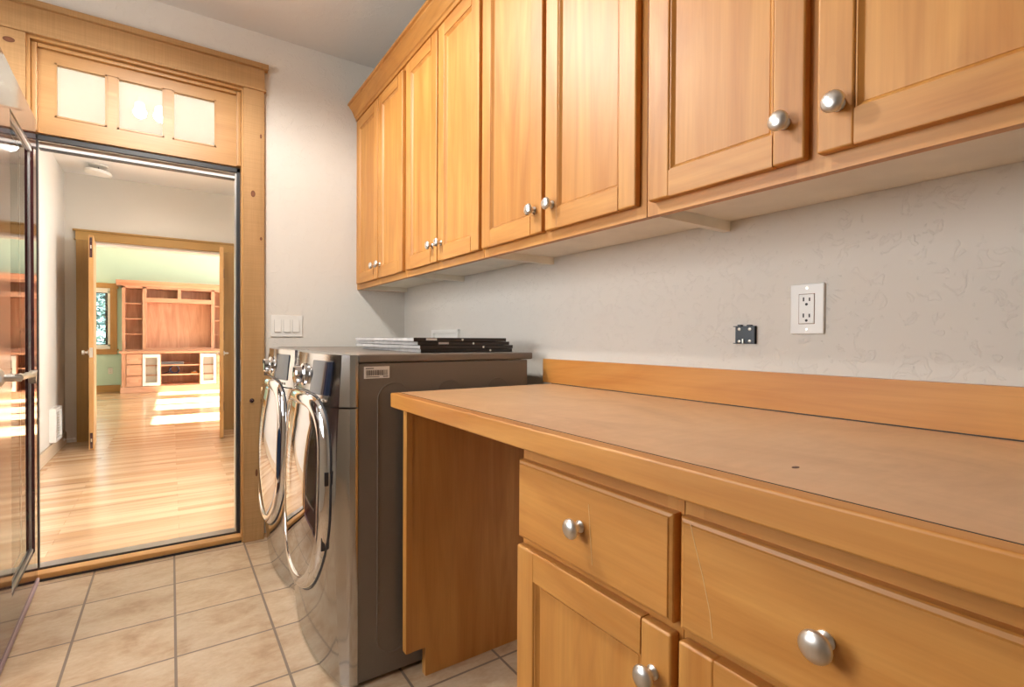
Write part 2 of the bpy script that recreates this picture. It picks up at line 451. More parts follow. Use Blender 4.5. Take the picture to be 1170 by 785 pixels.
struct('wall_hall_left', (HX0-.12, HX0, YB2, HY, HF, CE), 'hall_wall', 'bright left wall of the hall seen through the laundry doorway', 'wall')
HWZ0, HWZ1 = 1.08, 2.1
hw = [(HX1, HX1+.12, YB2, 3.4, HF, CE), (HX1, HX1+.12, 4.6, HY, HF, CE), (HX1, HX1+.12, 3.4, 4.6, HF, HWZ0), (HX1, HX1+.12, 3.4, 4.6, HWZ1, CE)]
struct('sun_blocker', (HX1+.12, 5.4, 2.4, 6.3, 2.5, 2.6), 'fir_x', 'added unseen slab that keeps the sun off the hall window', 'sun blocker')  # unseen slab added to block sun through the hall window
struct('window_8', [(HX1-.01, HX1+.1, 3.4, 3.45, HWZ0, HWZ1), (HX1-.01, HX1+.1, 4.55, 4.6, HWZ0, HWZ1), (HX1-.01, HX1+.1, 3.45, 4.55, HWZ0, HWZ0+.05), (HX1-.01, HX1+.1, 3.45, 4.55, HWZ1-.05, HWZ1)], 'fir_z', 'wood framed hall window out of sight on the right', 'window')
struct('wall_hall_right', hw, 'hall_wall', 'right wall of the hall, hidden past the doorway', 'wall')
struct('wall_hall_back', [(HX0-.12, DX0, HY, HY2, HF, CE), (DX1, HX1+.12, HY, HY2, HF, CE), (DX0, DX1, HY, HY2, DZ, CE)], 'hall_wall', 'tan wall around the double doorway at the end of the hall', 'wall')
# living room
struct('wall_living_front', [(LX0, HX0-.12, HY, HY2, HF, LC), (HX1+.12, LX1, HY, HY2, HF, LC), (HX0-.12, HX1+.12, HY+.02, HY2, CE+.1, LC)], 'green_wall', 'green wall on the near side of the far room', 'wall')
WX0, WX1, WZ0, WZ1 = -2.05, -0.955, 0.885, 1.93
struct('wall_living_back', [(LX0, WX0, LY1, LY1+.15, HF, LC), (WX1, LX1, LY1, LY1+.15, HF, LC), (WX0, WX1, LY1, LY1+.15, HF, WZ0), (WX0, WX1, LY1, LY1+.15, WZ1, LC)], 'green_wall', 'pale green wall behind the built-in media cabinet', 'wall')
struct('wall_living_left', (LX0-.15, LX0, HY, LY1+.15, HF, LC), 'green_wall', 'green left wall of the far room, hidden from here', 'wall')
bands = [(7.37, 8.17), (8.80, 9.44), (9.56, 10.34), (11.0, 11.75)]
WH = 0.022 + (LX1+0.30)*math.tan(R(SUN_EL))
rw = []; prev = HY2
for a, b in bands:
    rw.append((LX1, LX1+.12, prev, a, HF, LC)); prev = b
    rw.append((LX1, LX1+.12, a, b, HF, 0.55)); rw.append((LX1, LX1+.12, a, b, WH, LC))
rw.append((LX1, LX1+.12, prev, LY1, HF, LC))
struct('wall_living_right', rw, 'green_wall', 'green window wall of the far room that lets the sun in', 'wall')
for i, (a, b) in enumerate(bands):
    struct('window_%d' % (i+4), [(LX1, LX1+.1, a-.0, a+.015, .55, WH), (LX1, LX1+.1, b-.015, b, .55, WH), (LX1-.03, LX1+.1, a, b, .53, .56)], 'fir_z', 'wood framed window, %s from the doorway, in the right wall of the far room' % ('first', 'second', 'third', 'fourth')[i], 'window')
# laundry window on the left wall (reflected only)
wl = thing('window_2', 'wooden window in the laundry wall opposite the counter', 'window', (XL, 0, 0), kind='structure')
bx('window_frame', [(-.08, .0, LWY0, LWY0+.05, LWZ0, LWZ1), (-.08, .0, LWY1-.05, LWY1, LWZ0, LWZ1), (-.08, .0, LWY0, LWY1, LWZ0, LWZ0+.05), (-.08, .0, LWY0, LWY1, LWZ1-.05, LWZ1)], 'fir_z', wl)
bx('pane', (-.05, -.044, LWY0+.05, LWY1-.05, LWZ0+.05, LWZ1-.05), 'glass', wl)
# hall baseboards
struct('baseboard_hall_left', (HX0, HX0+.016, YB2, HY-.02, HF, .135), 'pale_base', 'pale wooden baseboard along the left hall wall', 'baseboard', bev=.003)
struct('baseboard_living', (LX0, -0.80, LY1-.018, LY1, HF, .15), 'fir_x', 'wooden baseboard under the window on the green wall', 'baseboard', bev=.003)
struct('baseboard_hall_right', (0.60, HX1, HY-.016, HY, HF, .115), 'hall_fir_x', 'wooden baseboard right of the double doorway', 'baseboard', bev=.003)

# ---- laundry door casing
t1 = thing('trim_1', 'rough sawn wooden casing with flat cap around the laundry doorway', 'door casing', (0, YB, 0), kind='structure')
bx('casing', (0.314, 0.412, -.026, 0, 0, 2.378), 'rough_fir_z', t1, .002)
bx('casing', (-0.612, -0.514, -.026, 0, 0, 2.378), 'rough_fir_z', t1, .002)
bx('fillet', (-0.625, 0.421, -.034, 0, 2.378, 2.390), 'rough_fir_x', t1, .002)
bx('head_casing', (-0.614, 0.413, -.028, 0, 2.390, 2.492), 'rough_fir_x', t1, .001)
bx('cap', (-0.632, 0.430, -.046, 0, 2.492, 2.518), 'rough_fir_x', t1, .002)
bx('jamb', (0.305, 0.325, -.012, .127, 0, 2.385), 'fir_z', t1)
bx('jamb', (-0.525, -0.503, -.012, .127, 0, 2.385), 'fir_z', t1)
bx('head_jamb', (-0.503, 0.305, -.012, .127, 2.365, 2.385), 'fir_x', t1)
bxs('weatherstrip', [(0.288, 0.304, .040, .062, .04, 1.968), (-0.502, -0.488, .040, .062, .04, 1.968), (-0.502, 0.304, .040, .062, 1.950, 1.972)], 'weather', t1)
bx('bright_strip', (0.282, 0.289, .050, .10, .045, 1.95), 'silver_trim', t1)
bx('head_strip', (-0.488, 0.288, .068, .10, 1.922, 1.950), 'white_frame', t1)
bx('head_seal', (-0.488, 0.288, .066, .10, 1.917, 1.922), 'weather', t1)
bx('strike_plate', (0.3035, 0.3052, .0, .03, .74, .96), 'silver_trim', t1)
for z, x in ((0.745, .352),):
    bm = bmesh.new(); lathe(bm, [(.011, 0), (.011, .003), (.007, .006), (0, .006)], (x, -.026, z), (0, -1, 0), 16); lathe(bm, [(.0045, 0.006), (.0045, .012), (0, .013)], (x, -.026, z), (0, -1, 0), 10)
    obj('screw_cap', bm, 'bronze', t1)
# transom
w1 = thing('window_1', 'three-pane wooden transom window above the laundry doorway', 'window', (0, 3.02, 0), kind='structure')
zs0, zs1, zp0, zp1 = 1.976, 2.364, 2.056, 2.297
cols = [(-.428, -.246), (-.209, -.027), (.007, .193)]
fr = bmesh.new()
box(fr, -.503, -.428, 0, .04, zs0, zs1); box(fr, .193, .305, 0, .04, zs0, zs1)
box(fr, -.428, .193, 0, .04, zs0, zp0); box(fr, -.428, .193, 0, .04, zp1, zs1)
box(fr, -.246, -.209, 0.003, .04, zp0, zp1); box(fr, -.027, .007, 0.003, .04, zp0, zp1)
obj('sash', fr, 'fir_x', w1)
bm = bmesh.new()
for a in (-.503, .285): box(bm, a, a+.02, -.018, 0, zs0, zs1, .004)
box(bm, -.483, .285, -.018, 0, zs1-.018, zs1, .004)
obj('sash_stop', bm, 'fir_z', w1)
for a, b in cols:
    bm = bmesh.new()
    for d in ((a, a+.007, -.003, .012, zp0, zp1), (b-.007, b, -.003, .012, zp0, zp1), (a, b, -.003, .012, zp0, zp0+.007), (a, b, -.003, .012, zp1-.007, zp1)): box(bm, *d)
    obj('glazing_bead', bm, 'fir_z', w1)
    bx('pane', (a, b, .015, .019, zp0, zp1), 'transom_glass', w1)
# threshold
t2 = thing('trim_2', 'low wooden threshold with dark seal between tile and wood floor', 'threshold', (0, YB, 0), kind='structure')
bx('nosing', (-.503, .305, -.018, .045, .010, .036), 'fir_x', t2, .008)
bxs('seal', [(-.503, .305, -.014, .06, 0, .0105), (-.503, .305, .045, .052, .02, .042)], 'weather', t2)
bx('sill_plate', (-.503, .305, .052, .127, .015, .040), 'sill_metal', t2, .004)

# ---- double doorway at the hall end
t3 = thing('trim_3', 'honey casing, shade put into its colour, around the open double doorway down the hall', 'door casing', (0, HY, 0), kind='structure')
bx('casing', (DX0-.115, DX0+.01, -.024, 0, HF, 2.035), 'hall_fir_z', t3, .002)
bx('casing', (DX1-.01, DX1+.105, -.024, 0, HF, 2.035), 'hall_fir_z', t3, .002)
bx('head_casing', (DX0-.12, DX1+.112, -.026, 0, 2.045, 2.125), 'hall_fir_x', t3, .002)
bx('fillet', (DX0-.13, DX1+.122, -.032, 0, 2.035, 2.045), 'hall_fir_x', t3, .001)
bx('cap', (DX0-.14, DX1+.13, -.042, 0, 2.125, 2.142), 'hall_fir_x', t3, .002)
bxs('jamb', [(DX0-.002, DX0+.016, 0, .13, HF, DZ), (DX1-.016, DX1+.002, 0, .13, HF, DZ), (DX0, DX1, 0, .13, DZ-.016, DZ)], 'white_frame', t3)

def hall_leaf(name, label, hinge, rz, sgn):
    d = thing(name, label, 'door', (hinge, HY-.03, HF), rz, kind='structure')
    Lw = 0.555
    bx('leaf_panel', (-.018, .018, -Lw, 0, .01, 1.985), 'fir_z', d, .002)
    for z0, z1 in ((.16, .80), (.98, 1.84)):
        for s in (-1, 1): bx('raised_panel', (s*.018, s*.0195, -Lw+.10, -.10, z0, z1), 'fir_z', d, .0005)
    if sgn < 0:
        for z0, z1 in ((.02, .165), (1.78, 1.965)):
            b = bx('flush_bolt', (-.010, .010, -Lw-.0015, -Lw, z0, z1), 'bronze', d)
            bx('bolt_lever', (-.004, .004, -Lw-.005, -Lw, (z0+z1)/2-.01, (z0+z1)/2+.02), 'nickel', b)
        bm = bmesh.new(); lathe(bm, [(.026, 0), (.026, .006), (.012, .010), (.012, .03), (.022, .034), (.022, .05), (0, .052)], (-.018, -Lw+.06, .905), (-1, 0, 0), 18); obj('knob', bm, 'nickel', d)
        bx('latch_plate', (-.012, .012, -Lw-.001, -Lw, .86, .95), 'nickel', d)
    else:
        for s in (-1, 1):
            bm = bmesh.new(); lathe(bm, [(.024, 0), (.024, .008), (.010, .012), (.010, .042), (0, .046)], (s*.018, -Lw+.06, .885), (s, 0, 0), 18)
            tube(bm, [(s*.055, -Lw+.06, .885), (s*.058, -Lw+.10, .886), (s*.056, -Lw+.15, .883)], [.009, .007, .006], 8)
            obj('lever', bm, 'nickel', d)
        for z in (.22, 1.02, 1.72): bx('hinge', (.016, .026, -.03, .02, z, z+.10), 'bronze', d, .003)
    return d
hall_leaf('door_2', 'left leaf of the open double door, edge towards the laundry', DX0+.022, R(3.5), -1)
hall_leaf('door_3', 'right leaf of the open double door with lever handle', DX1-.022, R(-4.0), 1)

# ---- glass door of the laundry, open beside the left jamb
gd = thing('door_1', 'burgundy framed glass door standing open at the left', 'door', (-0.500, 2.962, 0), R(2.2), kind='structure')
Zb, Zt = 0.022, 2.012
gy0, gy1 = -.535, -.062       # glass span, -Y is towards the near edge
for a, b in ((gy1, 0), (-.80, gy0)): bx('stile', (-.042, .018, a, b, Zb, Zt), 'bronze', gd)
for a, b in ((Zb, .165), (1.868, Zt)): bx('rail', (-.042, .0178, gy0, gy1, a, b), 'bronze', gd)
for a, b in ((.165, .177), (1.856, 1.868)): bx('glazing_bead', (.004, .013, gy0, gy1, a, b), 'sill_metal' if a < 1 else 'white_frame', gd, .002)
bx('glazing_bead', (.004, .008, gy1-.008, gy1, .177, 1.856), 'silver_trim', gd)
bx('pane', (-.003, .004, gy0, gy1, .165, 1.868), 'door_glass', gd)
bx('door_sweep', (.012, .0235, -.80, 0.012, .004, .024), 'grey_rubber', gd, .003)
hd = bmesh.new()
lathe(hd, [(.030, 0), (.030, .006), (.022, .012), (.012, .016), (.012, .055), (0, .056)], (.018, -.735, .945), (1, 0, 0), 20)
tube(hd, [(.066, -.745, .945), (.068, -.71, .947), (.070, -.67, .943), (.072, -.63, .946), (.074, -.59, .941), (.076, -.565, .944)], [.013, .011, .0085, .011, .0085, .012], 12)
prism(hd, [(-.570, .925), (-.565, .950), (-.535, .958), (-.545, .948), (-.553, .925), (-.556, .912)], 0, .066, .086)
obj('lever_handle', hd, 'nickel', gd)

# ------------------------------------------------------------------ cabinetry
def knob(parent, x, y, z, s=1.0):
    bm = bmesh.new()
    prof = [(.0105, 0), (.0105, .002), (.0065, .005), (.0055, .012), (.008, .016), (.0155, .0185), (.0175, .0215), (.0172, .0245), (.0145, .028), (.009, .0305), (0, .0315)]
    lathe(bm, [(r*s, t*s) for r, t in prof], (x, y, z), (-1, 0, 0), 28)
    return obj('knob', bm, 'nickel', parent, angle=50)

def shaker_door(parent, y0, y1, z0, z1, xf, xb, kn, st=.056):
    bm = bmesh.new()
    rectloft(bm, y0+st, y1-st, z0+st, z1-st, [(0, xb), (0, xf+.0045), (.0008, xf+.0030), (.0030, xf+.0030), (.0038, xf+.0045), (.0085, xf+.0095), (.0105, xf+.0105), (.0108, xf+.0095)])
    d = obj('door', bm, 'maple_z', parent)
    for a in (y0, y1-st):
        bm = bmesh.new(); box(bm, xf, xb, a, a+st, z0, z1, .0045, 3)
        obj('stile', bm, 'maple_z', d)
    for a, b in ((z0, z0+st), (z1-st, z1)):
        bm = bmesh.new()
        prism(bm, [(xb, a), (xf+.002, a), (xf, a+.004 if a == z0 else a), (xf, b if a == z0 else b-.004), (xf+.002, b), (xb, b)], 1, y0+st, y1-st)
        obj('rail', bm, 'maple_y', d)
    if kn: knob(d, xf, kn[0], kn[1])
    return d

UX, UD = 0.913, 0.893          # face frame front, door front
UZ0, UZ1 = 1.362, 2.40
def upper_cabinet(label, ya, yb, doors):
    """ya < yb; doors = two (y0, y1)"""
    yc = (ya+yb)/2
    t = thing('wall_cabinet', label, 'cabinet', (XW, yc, UZ0), group='maple wall cabinets along the right wall')
    bm = bmesh.new(); dx = UX-XW; h = UZ1-UZ0; w = (yb-ya)/2
    box(bm, dx+.02, -.001, -w+.0006, w-.0006, .026, h)                      # carcass
    obj('body', bm, 'maple_ply', t)
    z_o0, z_o1 = .036, .95                                                  # face frame
    for a, b in ((-w+.0003, -w+.03), (w-.03, w-.0003), (-.028, .028)): bx('frame_stile', (dx, dx+.02, a, b, 0, h), 'maple_z', t)
    for a, b in ((-w+.03, -.028), (.028, w-.03)):
        for c, e in ((0, z_o0), (z_o1, h)): bx('frame_rail', (dx, dx+.0198, a, b, c, e), 'maple_y', t)
    bx('cleat', (dx+.02, -.001, w-.020, w-.001, 0, .026), 'maple_ply', t)
    for i, (a, b) in enumerate(doors):
        ky = (a+.034 if i == 0 else b-.034) - yc
        # doors[0] is the farther one, its knob sits at its near edge
        shaker_door(t, a-yc, b-yc, 1.390-UZ0, 2.330-UZ0, UD-XW, dx, (ky, 1.4595-UZ0))
    return t
upper_cabinet('two-door maple wall cabinet in the far corner above the second washer', 2.235, 2.965, [(2.590, 2.945), (2.245, 2.575)])
upper_cabinet('two-door maple wall cabinet above the stack of dark boards', 1.528, 2.232, [(1.878, 2.203), (1.538, 1.866)])
upper_cabinet('two-door maple wall cabinet above the knee space and counter corner', 0.797, 1.526, [(1.174, 1.516), (0.815, 1.158)])
upper_cabinet('two-door maple wall cabinet nearest the camera above the white outlet', 0.066, 0.795, [(0.437, 0.777), (0.078, 0.418)])
struct('trim_4', (UX, XW, 2.966, YB-.001, UZ0, UZ1), 'maple_z', 'narrow maple filler strip between wall cabinets and back wall', 'filler strip')
# crown moulding: profile in X-Z extruded along Y
prof = [(UX-.001, 2.352), (UX-.010, 2.352), (UX-.012, 2.366), (UX-.018, 2.370), (UX-.020, 2.376), (UX-.026, 2.392), (UX-.038, 2.412), (UX-.047, 2.420), (UX-.049, 2.428), (UX-.058, 2.430), (UX-.058, 2.442), (UX-.001, 2.442)]
bm = bmesh.new(); prism(bm, prof, 1, 0.066, YB-.002)
tag(obj('crown_molding', bm, 'maple_y', angle=20), 'stepped maple crown molding running along the top of the wall cabinets', 'crown molding')

BX, BD = 0.605, 0.585
def base_cabinet(label, ya, yb, dw, door_knob_y, scratch):
    yc = (ya+yb)/2
    t = thing('base_cabinet', label, 'cabinet', (XW, yc, 0), group='maple base cabinets under the counter')
    w = (yb-ya)/2; dx = BX-XW; fx = BD-XW
    bm = bmesh.new(); box(bm, dx+.02, -.002, -w+.0005, w-.0005, .095, .8655); obj('body', bm, 'maple_z', t)
    bx('toe_kick', (.672-XW, -.02, -w+.0005, w-.0005, 0, .095), 'maple_y', t)
    for a, b in ((-w+.0003, -w+.03), (w-.03, w-.0003)): bx('frame_stile', (dx, dx+.02, a, b, .095, .8655), 'maple_z', t)
    for a, b in ((.095, .13), (.640, .700), (.815, .8655)): bx('frame_rail', (dx, dx+.0198, -w+.03, w-.03, a, b), 'maple_y', t)
    a, b = dw[0]-yc, dw[1]-yc
    bm = bmesh.new()
    rectloft(bm, a, b, .676, .833, [(0, dx), (0, fx+.007), (.0015, fx+.0045), (.006, fx+.0025), (.0075, fx+.0002), (.009, fx)])
    d = obj('drawer', bm, 'maple_y', t, angle=15)
    knob(d, fx, (a+b)/2, .756)
    if scratch:
        bm = bmesh.new(); tube(bm, [(fx, y-yc, z) for y, z in scratch], .0006, 6); obj('scratch', bm, 'scratch', d)
    shaker_door(t, a, b, .125, .661, fx, dx, (door_knob_y-yc, .592))
    return t
base_cabinet('maple base cabinet beside the knee space with scratched drawer', 0.454, 0.849, (0.461, 0.844), 0.492, [(.632, .80), (.628, .76), (.622, .70)])
base_cabinet('maple base cabinet nearest the camera, cut off at lower right', 0.056, 0.453, (0.068, 0.449), 0.100, [(.430, .829), (.425, .811), (.410, .764), (.399, .722), (.395, .690)])

# counter: laminate slab with a wooden front edge
ct = thing('countertop', 'long tan laminate countertop with maple front edge', 'countertop', (XW, 0, 0))
CY0, CY1 = -.25, 1.497
bx('laminate_surface', (.592-XW, -.001, CY0, CY1, .866, .9100), 'laminate', ct)
bm = bmesh.new(); box(bm, .560-XW, .5905-XW, CY0, CY1, .866, .9103, .004, 3); obj('front_edge', bm, 'maple_y', ct)
bx('seam', (.5903-XW, .5922-XW, CY0, CY1, .867, .9098), 'ink', ct)
bm = bmesh.new(); lathe(bm, [(.0072, 0), (.0068, .0006), (0, .0007)], (0, 0, 0), (0, 0, 1), 14)
bmesh.ops.scale(bm, vec=(1.0, .55, 1), verts=bm.verts[:])
obj('burn_mark', bm, 'stain', ct, (.69-XW, .344, .9099))
bs = bx('backsplash', (XW-.019, XW-.0005, CY0, 1.548, .9125, 1.002), 'maple_y', bev=.0012)
bx('seam', (XW-.0185, XW-.001, CY0, 1.4965, .9101, .9127), 'ink', bs)
tag(bs, 'low maple backsplash board standing on the counter against the wall', 'backsplash')
bm = bmesh.new()
prism(bm, [(.672, 0), (XW-.003, 0), (XW-.003, .8655), (.6255, .8655), (.6255, .092), (.672, .092)], 1, 1.478, 1.502)
ep = obj('end_panel', bm, 'maple_z')
tag(ep, 'tall maple end panel holding up the counter beside the washers', 'cabinet panel')
bx('edge_strip', (.605, .6255, 1.476, 1.504, .092, .8655), 'maple_z', ep, .001)

# ------------------------------------------------------------------ washers
WM, WW = 0.80, 0.69            # local x origin, width
def front_x(y, z=None):
    u = (y-WW/2)/(WW/2)
    b = 0.0 if z is None else .034*max(0.0, 1-((z-.50)/.50)**2)*(1-min(1, abs(u))**8)
    return .394 + .044*u*u - b - WM
def plan(z):
    pts = [(.474-WM, 0.0), (.462-WM, 0.0), (.450-WM, .004), (.442-WM, .012), (front_x(.03, z)+.0005, .026)]
    n = 26
    ys = [.035 + (WW-.07)*i/n for i in range(n+1)]
    pts += [(front_x(y, z), y) for y in ys]
    pts += [(x, WW-y) for x, y in pts[:5][::-1]]
    return pts
def slab(bm, z0, z1, nz):
    rows = [[bm.verts.new((x, y, z)) for x, y in plan(z)] for z in [z0+(z1-z0)*k/nz for k in range(nz+1)]]
    for A, B in zip(rows, rows[1:]):
        for i in range(len(A)-1): bm.faces.new([A[i], A[i+1], B[i+1], B[i]])
        bm.faces.new([A[-1], A[0], B[0], B[-1]])
    bm.faces.new(rows[0][::-1]); bm.faces.new(rows[-1])
def outline(th):
    c, s = math.cos(th), math.sin(th); n = 3.9 if s > 0 else 2.25
    return (abs(c)**(2/n))*math.copysign(1, c)*.295, (abs(s)**(2/n))*math.copysign(1, s)*.336
ZC = .560
def door_pt(t, h, th):
    oy, oz = outline(th)
    y = WW/2 + oy*t
    return (front_x(y, ZC+oz*t)-h, y, ZC+oz*t)
def door_surface(bm, prof, cap=True, seg=72):
    rings = [[bm.verts.new(door_pt(t, h, 2*math.pi*k/seg)) for k in range(seg)] for t, h in prof]
    for a, b in zip(rings, rings[1:]):
        for k in range(seg): bm.faces.new([a[k], a[(k+1) % seg], b[(k+1) % seg], b[k]])
    if cap: bm.faces.new(rings[-1])

def washer(label, y0, handle_near):
    t = thing('washing_machine', label, 'washing machine', (WM, y0, 0), group='front-loading washing machines side by side')
    bm = bmesh.new(); box(bm, .4745-WM, 1.112-WM, .001, WW-.001, .012, 1.0, .003); obj('cabinet', bm, 'machine_side', t)
    bm = bmesh.new(); slab(bm, .012, .862, 14); obj('front_panel', bm, 'machine_front', t, angle=25)
    bm = bmesh.new(); slab(bm, .867, 1.026, 5); cp = obj('control_panel', bm, 'machine_front', t, angle=25)
    bm = bmesh.new(); box(bm, .4745-WM, 1.136-WM, -.001, WW+.001, 1.0022, 1.0285, .006, 3); obj('lid', bm, 'machine_lid', t)
    for sx in (.52, 1.07):
        for sy in (.06, WW-.06):
            bm = bmesh.new(); lathe(bm, [(.022, 0), (.022, .006), (.012, .008), (.012, .015)], (sx-WM, sy, 0), (0, 0, 1), 14); obj('foot', bm, 'dark_plastic', t)
    # pressed outlines on the near side
    for xa, xb in ((.536, .640), (.737, .835), (.930, 1.027)):
        xm, r = (xa+xb)/2-WM, (xb-xa)/2
        za, zb = .128, .937-r
        pts = [(xm+r*math.cos(a), .001, zb+r*math.sin(a)) for a in [math.pi*i/14 for i in range(15)]]
        pts += [(xm-r*math.cos(a), .001, za-r*math.sin(a)) for a in [math.pi*i/14 for i in range(15)]]
        bm = bmesh.new(); tube(bm, pts, .0022, 6, closed=True); obj('pressed_outline', bm, 'dark_plastic' if False else 'machine_side', t)
    # door ring and glass
    bm = bmesh.new(); door_surface(bm, [(1.0, -.004), (1.0, .004), (.992, .011), (.972, .0165), (.94, .019), (.905, .019), (.880, .016), (.870, .011), (.870, .0)], cap=True)
    dr = obj('door', bm, 'chrome', t, angle=40)
    bm = bmesh.new(); door_surface(bm, [(.871, .008), (.865, .012)] + [(q, .012+.010*(1-(q/.865)**2)) for q in (.8, .7, .6, .5, .4, .3, .2, .1, .04)])
    obj('door_glass', bm, 'mirror_door', dr, angle=60)
    bm = bmesh.new()
    tube(bm, [(p[0]-.001, p[1], p[2]) for p in [door_pt(1.012, .0, R(a)) for a in range(0, 360, 5)]], .0022, 6, closed=True); obj('door_gasket', bm, 'dark_plastic', dr)
    if handle_near:
        bm = bmesh.new()
        pts = [door_pt(.93, .016, a) for a in [R(168+i*2.6) for i in range(11)]]
        tube(bm, pts, [.003, .007, .009, .010, .011, .011, .011, .010, .009, .007, .003], 10); obj('handle', bm, 'handle_blue', dr)
    else:
        for th in (R(176), R(198)):
            p = door_pt(.993, .010, th); bm = bmesh.new(); box(bm, p[0]-.005, p[0]+.007, p[1]-.002, p[1]+.004, p[2]-.021, p[2]+.021, .001)
            obj('hinge', bm, 'dark_plastic', dr)
    # dial and display
    yd = .335; xd = front_x(yd, .95)
    bm = bmesh.new(); lathe(bm, [(.040, -.003), (.040, .006), (.036, .010), (.030, .012), (.030, .030), (.027, .034), (0, .035)], (xd, yd, .950), (-1, 0, 0), 32); dl = obj('dial', bm, 'chrome', cp)
    bx('dial_mark', (xd-.037, xd-.034, yd-.002, yd+.002, .958, .976), 'ink', dl)
    bm = bmesh.new()
    def strip(ya, yb, za, zb, h, n=10):
        A = []
        for i in range(n+1):
            y = ya+(yb-ya)*i/n
            A.append([bm.verts.new((front_x(y, z)-h*e, y, z)) for e, z in ((0, za), (1, za+.003), (1, zb-.003), (0, zb))])
        for a, b in zip(A, A[1:]):
            for k in range(3): bm.faces.new([a[k], b[k], b[k+1], a[k+1]])
        bm.faces.new(A[0]); bm.faces.new(A[-1][::-1])
    strip(.075, .235, .895, 1.005, .003); obj('display', bm, 'screen', cp, angle=50)
    bm = bmesh.new(); strip(.46, .64, .885, 1.0, .002); obj('drawer_front', bm, 'machine_front', cp, angle=50)
    for i in range(5):
        bm = bmesh.new(); lathe(bm, [(.005, -.001), (.005, .003), (0, .004)], (front_x(.10+.025*i, .88), .10+.025*i, .880), (-1, 0, 0), 10); obj('button', bm, 'chrome', cp)
    return t
w_near = washer('graphite front-loading washing machine nearest the counter, barcode sticker on its side', 1.540, False)
washer('graphite front-loading washing machine standing in the corner by the doorway casing', 2.240, True)
st = bx('barcode_sticker', (.492-WM, .573-WM, -.0006, .0012, .953, .990), 'paper', w_near)
bm = bmesh.new(); x = .499-WM
rnd = random.Random(3)
while x < .566-WM:
    wd = rnd.choice((.0009, .0014, .0021)); box(bm, x, x+wd, -.0009, -.0005, .962, .979); x += wd+rnd.choice((.0012, .0018))
box(bm, .497-WM, .522-WM, -.0009, -.0005, .983, .9855); box(bm, .497-WM, .540-WM, -.0009, -.0005, .957, .9588); box(bm, .552-WM, .568-WM, -.0009, -.0005, .957, .9595)
obj('barcode', bm, 'ink', st)

# stack of dark boards on the near washer
specs = [  # x, y, rot, length x, z
    (.905, 1.945, -1.0, .375, .0, 'lowest of the four dark shelf boards stacked on the washer lid', (-.03, )),
    (.885, 1.930, 1.2, .385, .0, 'second lowest dark shelf board in the stack on the washer lid', (-.01, )),
    (.880, 1.935, .3, .375, .0, 'dark shelf board directly under the top one on the washer lid', (-.09, )),
    (.865, 1.925, -.6, .370, .0, 'topmost of the dark shelf boards stacked on the washer lid', (-.12, )),
]
zb = 1.0288
for i, (bx_, by_, rz, lx, _, lab, stk) in enumerate(specs):
    th = .0125
    o = bx('shelf_board', (-lx/2, lx/2, -.335, .335, 0, th), 'board', bev=.0012, loc=(bx_, by_, zb))
    o.rotation_euler = (0, 0, R(rz)); tag(o, lab, 'shelf board', 'dark shelf boards stacked on the washer')
    bx('edge_sheen', (-lx/2-.0006, -lx/2+.0004, -.3345, .3345, .0008, th-.0008), 'board_edge', o)  # pale strip stands in for the reflection on the board's left face
    if i >= 2:
        bx('white_sticker', (stk[0]-.02, stk[0]+.02, -.3358, -.3345, .003, .0105), 'paper', o)
    bm = bmesh.new(); lathe(bm, [(.004, 0), (.004, .0006), (0, .0008)], (.09-.03*i, -.335, .006), (0, -1, 0), 10); obj('cam_hole', bm, 'screw', o)
    zb += th+.0006

# ------------------------------------------------------------------ wall fittings
# duplex outlet
ou = thing('wall_outlet', 'white two-socket wall outlet above the counter', 'outlet', (XW, .579, 1.151))
bm = bmesh.new(); box(bm, -.0065, 0, -.037, .037, -.058, .058, .003, 3); obj('cover_plate', bm, 'white_plastic', ou)
bm = bmesh.new(); box(bm, -.0085, 0, -.0165, .0165, -.0335, .0335, .0015); fc = obj('socket_face', bm, 'white_plastic', ou)
bm = bmesh.new(); box(bm, -.0068, -.0063, -.0175, .0175, -.0345, .0345); obj('shadow_gap', bm, 'dark_groove', ou)  # dark sheet stands in for the shadow round the socket face
bm = bmesh.new()
for zc in (.0165, -.0205):
    box(bm, -.0090, -.0080, .0045, .0075, zc+.001, zc+.010); box(bm, -.0090, -.0080, -.0085, -.0055, zc+.001, zc+.009)
    lathe(bm, [(.003, 0), (.003, .001), (0, .0011)], (-.0080, -.0005, zc-.006), (-1, 0, 0), 12)
obj('socket_slots', bm, 'ink', fc)
for zc in (.047, -.047):
    bm = bmesh.new(); lathe(bm, [(.003, 0), (.0028, .001), (0, .0013)], (-.0065, 0, zc), (-1, 0, 0), 12); obj('screw', bm, 'screw', ou)
# small dark bracket
jb = thing('wall_bracket', 'small square dark grey mounting plate screwed to the wall', 'bracket', (XW, .7275, 1.092))
bm = bmesh.new(); box(bm, -.007, 0, -.0265, .0265, -.0225, .0225, .001); box(bm, -.011, 0, -.0265, -.0235, -.0225, .0225); box(bm, -.010, 0, .010, .019, .0225, .026); box(bm, -.010, 0, -.016, -.006, .0225, .0255); box(bm, -.010, 0, .022, .0305, -.0225, -.0205); box(bm, -.010, 0, .022, .0305, .0205, .0225)
obj('plate', bm, 'steel_grey', jb)
for y, z in ((.0155, .0145), (-.0125, .0145), (.0155, -.0165), (-.0125, -.0155)):
    bm = bmesh.new(); lathe(bm, [(.0042, 0), (.0040, .0012), (.002, .002), (0, .002)], (-.007, y, z), (-1, 0, 0), 12); obj('screw', bm, 'screw', jb)
bx('clip', (-.012, -.007, .002, .006, -.022, -.010), 'screw', jb, .001)
